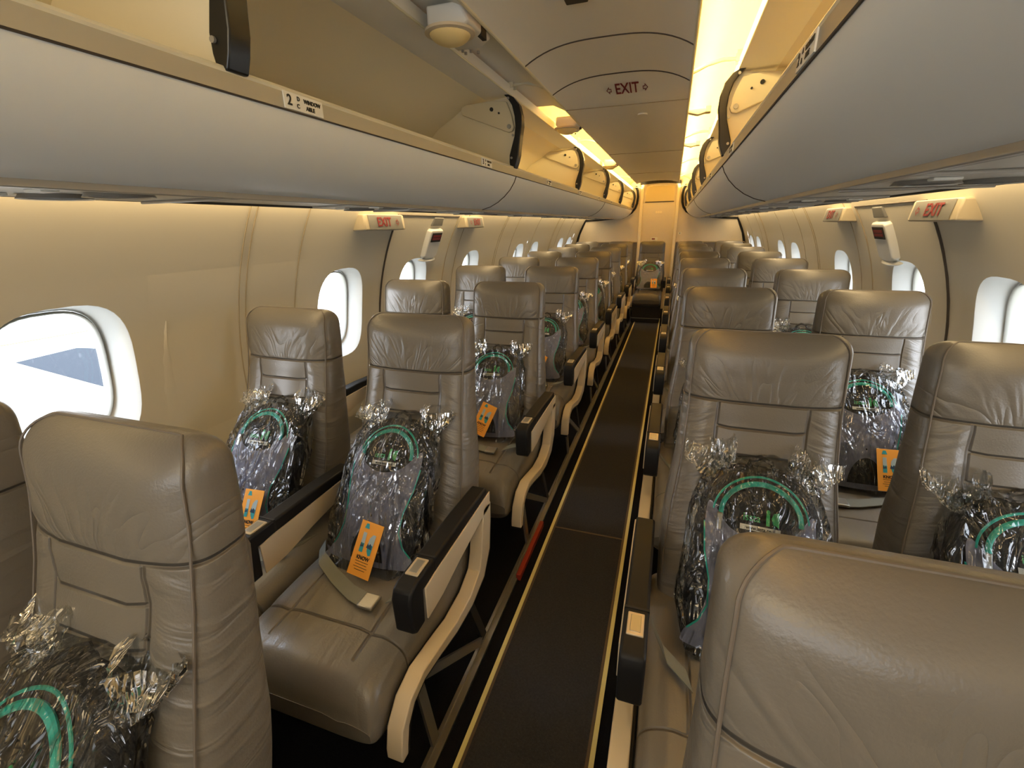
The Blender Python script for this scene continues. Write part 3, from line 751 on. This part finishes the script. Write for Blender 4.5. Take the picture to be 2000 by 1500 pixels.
def seat_unit(s, label):
    t = thing('double_seat', label, 'airliner seat', (0, 0, 0), 'taupe leather double seats')
    for cxl, cc, hw in ((.486, .478, .214), (.988, .928, .226)):
        b = backrest_mesh(s*cxl, s, t); cushion_mesh(s*cc, hw, t)
        MB().ext([(-.03, .42), (.010, .60), (.045, .86), (.038, .89), (.01, .89), (-.01, .60), (-.05, .42)], -.150, .150).build('back_shell', 'shell', b, bevel=.008)
    armrest(t, s*.242, s, True); armrest(t, s*.722, s, False); a = armrest(t, s*1.205, s, False)
    # under-frame: spars and crossed legs
    mb = MB()
    for y, z in ((-.55, .262), (-.22, .262)): mb.tube([(s*.25, y, z), (s*1.19, y, z)], .014, 10)
    mb.build('frame_spar', 'steel', t)
    for x in (.262, .86):
        MB().ribbon([(s*x, -.54, .27), (s*(x-.02), -.52, .015)], (0, .016, 0), (.004, 0, 0)).build('leg', 'steel', t)
        MB().ribbon([(s*x, -.55, .27), (s*(x-.02), -.20, .02)], (0, .014, .006), (.004, 0, 0)).build('leg', 'steel', t)
        MB().ribbon([(s*x, -.25, .27), (s*(x-.02), -.17, .015)], (0, .016, 0), (.004, 0, 0)).build('leg', 'blackm', t)
    MB().box((min(s*.30, s*1.15), -.34, .17), (max(s*.30, s*1.15), -.16, .25)).build('life_vest_pouch', 'blackm', t, bevel=.01)
    # lap belts
    for k, cc in enumerate((.478, .928)):
        zt = .450
        pts = [(s*(cc+.19), -.36, .428), (s*(cc+.15), -.41, .430), (s*(cc+.07), -.455, .428), (s*(cc-.01), -.49, .426), (s*(cc-.06), -.50, .424)]
        b = MB().ribbon(pts, (.006*s, .022, .002), (0, 0, .0015)).build('seat_belt', 'belt', t, flat=True)
        MB().box((min(s*(cc-.05), s*(cc-.095)), -.525, .421), (max(s*(cc-.05), s*(cc-.095)), -.478, .431)).build('buckle', 'buckle', b, bevel=.004)
        pts = [(s*(cc-.20), -.34, .425), (s*(cc-.17), -.42, .428), (s*(cc-.12), -.47, .426)]
        MB().ribbon(pts, (-.006*s, .022, .002), (0, 0, .0015)).build('seat_belt', 'belt', t, flat=True)
    return t
ROW = ['front row nearest the camera', 'second row', 'third row', 'fourth row', 'fifth row', 'sixth row', 'seventh row', 'eighth row', 'last row by the bulkhead']
PITCH = .86
ROWS = []
protoL = seat_unit(-1, ''); protoR = seat_unit(1, '')
for i in range(9):
    for s, pr, y0, nm in ((-1, protoL, .381, 'left'), (1, protoR, .370, 'right')):
        o = pr if i == 0 else copy_tree(pr)
        o.location = (0, y0+PITCH*i, 0)
        o['label'] = 'taupe leather double seat %s of the aisle, %s' % (nm, ROW[i])
        ROWS.append((s, i, o))
# single centre seat at the aft end
M_back, M_cu = M['back'], M['cushion']
LEATHER = (.085, .08, .072); M['back'] = leather('leather_back_dark', 'back'); M['cushion'] = leather('leather_cushion_dark', 'cushion')
t = thing('centre_seat', 'single dark taupe seat facing up the aisle at the far end', 'airliner seat', (-.03, 7.24, 0))
b = backrest_mesh(0, 1, t); cushion_mesh(0, .19, t)
for x in (-.215, .215):
    a = MB().ext([(-.56, .47), (-.57, .57), (-.15, .575), (-.15, .53), (-.52, .53), (-.53, .47)], -.018, .018).build('armrest', 'black', t, bevel=.006); a.location = (x, 0, 0)
MB().box((-.19, -.68, .008), (.19, -.10, .285)).build('seat_box', 'blackm', t, bevel=.008)
MB().box((-.19, -.69, .06), (.19, -.68, .07)).build('box_trim', 'steel', t)

M['back'], M['cushion'] = M_back, M_cu
# ------------------------------------------------------------------ wrapped backpacks
ZH = .19
def outline(a):
    c, s_ = cos(a), sin(a)
    x = .152*math.copysign(abs(c)**(2/3.6), c); z = ZH*math.copysign(abs(s_)**(2/2.9), s_)
    x *= 1-.20*(z+ZH)/(2*ZH)
    return x, z
TAB = sorted((atan2(z, x), sqrt(x*x+z*z)) for x, z in (outline(2*pi*i/720) for i in range(720)))
def rho(a):
    import bisect
    i = bisect.bisect_left(TAB, (a, 0)) % len(TAB); return TAB[i][1]
def depth(x, z):
    r = min(1, sqrt(x*x+(z-ZH)**2)/rho(atan2(z-ZH, x)))
    return -(.058+.036*(1-r**3.0)+.008*(1-r)*(1 if z < .2 else .5))
def patch(mb, poly, off, nr=6):
    cx_ = sum(p[0] for p in poly)/len(poly); cz_ = sum(p[1] for p in poly)/len(poly)
    L = []
    for k in range(nr, 0, -1):
        t_ = k/nr; L.append([(cx_+(px-cx_)*t_, depth(cx_+(px-cx_)*t_, cz_+(pz-cz_)*t_)-off, cz_+(pz-cz_)*t_) for px, pz in poly])
    L.append([(cx_+(px-cx_)*.02, depth(cx_, cz_)-off, cz_+(pz-cz_)*.02) for px, pz in poly])
    mb.loft(L, cap=False)
def smooth_poly(poly, n=6):
    out = []; N = len(poly)
    for i in range(N):
        p0, p1, p2, p3 = (Vector(poly[(i+k-1) % N]) for k in range(4))
        for j in range(n):
            t_ = j/n; out.append(tuple(.5*((2*p1)+(-p0+p2)*t_+(2*p0-5*p1+4*p2-p3)*t_*t_+(-p0+3*p1-3*p2+p3)*t_**3)))
    return out
def on(pts, off=.003): return [(x, depth(x, z)-off, z) for x, z in pts]
def arc(xr, z0, h, a0=0, a1=pi, n=24): return [(xr*cos(a0+(a1-a0)*k/n), z0+h*sin(a0+(a1-a0)*k/n)) for k in range(n+1)]
def make_pack():
    t = thing('wrapped_backpack', '', 'backpack', (0, 0, 0), 'wrapped backpacks on the seats')
    NN = 72; ang = [2*pi*i/NN for i in range(NN)]
    mb = MB(); L = []
    O = [outline(a) for a in ang]
    for y, k in ((-.002, .80), (-.0, .92), (-.012, .985), (-.035, 1.0), (-.060, 1.0)): L.append([(x*k, y, ZH+z*k) for x, z in O])
    for k in (.95, .88, .78, .65, .5, .34, .18, .03): L.append([(x*k, depth(x*k*.999, ZH+z*k*.999), ZH+z*k) for x, z in O])
    mb.loft(L); body = mb.build('pack_body', 'body', t)
    # grey front panel, hour-glass with a hollow top edge
    gp = [(-.105, .312), (-.06, .276), (0, .262), (.06, .276), (.105, .312), (.108, .23), (.092, .15), (.105, .08), (.135, .03), (.12, .012), (.0, .006), (-.12, .012), (-.135, .03), (-.105, .08), (-.092, .15), (-.108, .23)]
    mb = MB(); patch(mb, smooth_poly(gp), .004, 7); mb.build('front_panel', 'grey', t)
    ar_ = [(.052*cos(a), .03+.095*sin(a)) for a in [pi*k/20 for k in range(21)]]
    mb = MB(); patch(mb, ar_, .008, 4); mb.build('arch_patch', 'body', t)
    mb = MB(); mb.tube(on(arc(.080, .300, .064, -.05, pi+.05), .006), .0052, 8); mb.build('zip', 'teal', t)
    mb = MB(); mb.tube(on(arc(.096, .292, .083, .10, pi-.10), .003), .0022, 6); mb.build('piping_arc', 'teal', t)
    for e in (-1, 1):
        mb = MB(); mb.tube(on([(e*x, z) for x, z in ((.112, .27), (.106, .215), (.092, .165), (.090, .115), (.105, .075), (.125, .045))], .006), .0018, 6); mb.build('side_piping', 'teal', t)
    mb = MB(); p = on([(-.082, .295)], .010)[0]; mb.box((p[0]-.006, p[1]-.003, p[2]-.028), (p[0]+.006, p[1]+.003, p[2]+.006)); mb.build('zip_pull', 'buckle', t, bevel=.002)
    # strap / handle loop on top
    mb = MB(); mb.tube([(-.03, -.03, 2*ZH-.012), (-.022, -.035, 2*ZH+.015), (0, -.035, 2*ZH+.024), (.022, -.035, 2*ZH+.015), (.03, -.03, 2*ZH-.012)], .005, 8); mb.build('carry_loop', 'body', t)
    # logo
    yy = depth(0, .30)-.005; lg = Vector((0, yy, .300)); upv = Vector((0, .26, 1))
    mb = MB(); put_text(mb, 'issta', .020, lg+Vector((-.018, 0, .004)), (1, 0, 0), upv, off=.002)
    put_text(mb, 'i', .040, lg+Vector((.014, 0, .008)), (1, 0, 0), upv, off=.002, bold=.0016)
    mb.add([lg+Vector(v)+Vector((0, -.002+v[2]*.26, 0)) for v in [(.036, 0, -.006), (.036, 0, .020), (.026, 0, .018), (.021, 0, .008), (.025, 0, -.001)]], [(0, 1, 2, 3, 4)])
    l1 = mb.build('logo', 'green', t, flat=True)
    mb = MB(); c0 = lg+Vector((0, -.001, -.016)); r_ = Vector((.040, 0, 0)); u_ = Vector((0, .26, 1)).normalized()*.0048
    mb.add([c0-r_-u_, c0+r_-u_, c0+r_+u_, c0-r_+u_], [(0, 1, 2, 3)]); st = mb.build('web_strip', 'label', t, flat=True)
    mb = MB(); put_text(mb, 'www.issta.co.il', .0095, c0+Vector((0, -.0005, 0)), (1, 0, 0), upv, off=.0008, bold=.0002); mb.build('web_print', 'ink', st, flat=True)
    # clear film: loose sleeve, crumpled, gathered corners
    mb = MB(); L = []; NF = 96
    def crn(p, amp=1): 
        v = Vector(p)
        return v+noise.noise_vector(v*17+Vector((3, 1, 7)))*.009*amp+noise.noise_vector(v*52)*.0042*amp
    angf = [2*pi*i/NF for i in range(NF)]; OF = [outline(a) for a in angf]
    def outl(x, z, k):
        zz = ZH+z*k; 
        return x*k*1.05, zz+(.012 if z > 0 else -.004)
    for y, k in ((.004, .80), (.004, 1.0), (-.015, 1.05), (-.045, 1.065), (-.075, 1.04)): L.append([crn((outl(x, z, k)[0], y, outl(x, z, k)[1])) for x, z in OF])
    for k in (.99, .93, .86, .76, .66, .55, .44, .33, .22, .11, .01): L.append([crn((x*k*1.03, depth(x*k, ZH+z*k)-.014-.006*k, ZH+z*k+.004), 1) for x, z in OF])
    mb.loft(L, cap=False)
    # ears
    for e in (-1, 1):
        LL = []
        base = Vector((e*.085, -.03, .340)); dirv = Vector((e*.42, -.05, 1)).normalized()
        for k in range(9):
            t_ = k/8; r = .012+.040*t_**.7*(1 if k < 7 else (.92 if k < 8 else .72))
            cc = base+dirv*(.088*t_)
            LL.append([cc+Vector((cos(a)*r*1.2, sin(a)*r*.55, cos(a)*r*-.35*e))+noise.noise_vector(Vector((cos(a)*2, sin(a)*2, t_*4+e)))*.018*(.2+t_) for a in [2*pi*j/28 for j in range(28)]])
        mb.loft(LL, cap=False)
    mb.build('plastic_wrap', 'film', t)
    return t
def make_card(t, cx_, cz_, rot, nm='card'):
    """orange leaflet in front of the pack"""
    c = bpy.data.objects.new(nm, None)
    mb = MB(); y = depth(cx_, cz_)-.027
    up = Vector((sin(rot), .0, cos(rot))).normalized(); r = Vector((cos(rot), 0, -sin(rot))); o = Vector((cx_, y, cz_)); n_ = r.cross(up).normalized()
    W, H = .036, .066
    def P(u, v, d): return o+r*u+up*v+n_*d
    L = [[P(W*u, -H, d) for u in (-1, -.5, 0, .5, 1)]+[P(W*u, H, d) for u in (1, .5, 0, -.5, -1)] for d in (0, .0012)]
    mb.loft(L); card = mb.build('orange_card', 'orange', t)
    def shape(pts, d, m_, name):
        b = MB(); b.add([P(u, v, d) for u, v in pts], [tuple(range(len(pts)))]); return b.build(name, m_, card, flat=True)
    D = .0022
    shape([(-.020, .014), (-.008, .014), (-.009, .040), (-.020, .040)], D, 'sky', 'picture')
    shape([(-.020, -.008), (-.008, -.008), (-.008, .014), (-.020, .014)], D, 'sea', 'picture')
    shape([(-.022, .050), (-.006, .050), (-.010, .062), (-.018, .062)], D, 'sea', 'picture')
    shape([(.002, .014), (.020, .014), (.021, .040), (.012, .040), (.004, .030)], D, 'sky', 'picture')
    shape([(.002, .014), (.005, -.002), (.012, -.012), (.019, -.010), (.020, .014)], D, 'sea', 'picture')
    shape([(.000, .006), (.003, .018), (.007, .012), (.010, .018), (.016, .014), (.018, .004)], D+.0003, 'boat', 'picture')
    shape([(-.020, .004), (-.018, .017), (-.015, .008), (-.012, .015), (-.009, .006)], D+.0003, 'boat', 'picture')
    b = MB(); put_text(b, 'KNOW', .0125, o+up*-.021, r, up, off=D, bold=.0004)
    for k in range(4):
        wv = (.021, .019, .022, .017)[k]; v = -.030-.0065*k
        b.add([P(-wv, v-.0006, D), P(wv, v-.0006, D), P(wv, v+.0006, D), P(-wv, v+.0006, D)], [(0, 1, 2, 3)])
    b.build('print', 'ink', card, flat=True)
    return card
# three variants of where the card sits
packs = []
for (cx_, cz_, rot) in ((0.062, .100, -.03), (.012, .078, .12), (.0, .10, .34)):
    p = make_pack(); make_card(p, cx_, cz_, rot); packs.append([p, 0])
    # the pack leans back along the seat with its base flat on the cushion
    def lean(o_):
        for c_ in kids(o_):
            if c_.data:
                for v_ in c_.data.vertices: v_.co.y += .60*v_.co.z; v_.co.z *= .90
            lean(c_)
    lean(p)
TILT = 0
VAR = {(-1, 1, 0): 0, (-1, 1, 1): 1, (-1, 2, 1): 2, (-1, 3, 1): 2}
def place_pack(s, i, aisle, y0):
    v = VAR.get((s, i, aisle), (i+aisle) % 2)
    p, used = packs[v]
    o = p if not used else copy_tree(p)
    packs[v][1] = 1
    xc = s*(.475 if aisle else .95)
    o.location = (xc+random.uniform(-.01, .01), y0+PITCH*i-.335, .424)
    o.rotation_euler = (random.uniform(-.02, .02), random.uniform(-.03, .03), random.uniform(-.06, .06)-s*.04)
    o['label'] = 'wrapped backpack on the left-hand %s seat, %s' % ('aisle' if aisle else 'window', ROW[i]) if s < 0 else \
                 'wrapped backpack on the right-hand %s seat, %s' % ('aisle' if aisle else 'window', ROW[i])
    return o
for i in range(9):
    for s, y0 in ((-1, .381), (1, .370)):
        for aisle in (1, 0):
            if s > 0 and i == 0: continue
            place_pack(s, i, aisle, y0)
o = copy_tree(packs[0][0]); o.location = (-.03, 6.895, .424); o.rotation_euler = (0, 0, 0); o.scale = (1.18, 1, 1)
o['label'] = 'plastic-wrapped backpack with orange card on the single centre seat at the far end'

# ------------------------------------------------------------------ outside the windows
mb = MB(); mb.box((-60, -60, -1.75), (60, 60, -1.7)); g_ = struct(mb.build('ground_apron', 'apron', smooth=False))
mb = MB(); mb.add([(-14.99, 6.32, -1.69), (-15.23, 7.76, -1.69), (-14.14, 7.93, -1.69), (-12.14, 7.72, -1.69), (-8.57, 5.26, -1.69), (-10.13, 5.62, -1.69)], [(0, 1, 2, 3, 4, 5)]); mb.build('painted_shadow', 'shadow_tone', g_, flat=True)  # cast shadow on the concrete, painted as a flat dark patch
mb = MB(); mb.ribbon([(-17.83, 6.89, -1.69), (-17.55, 10.74, -1.69)], (0.10, 0.02, 0), (0, 0, .004)); mb.build('painted_line', 'paint', g_, smooth=False)
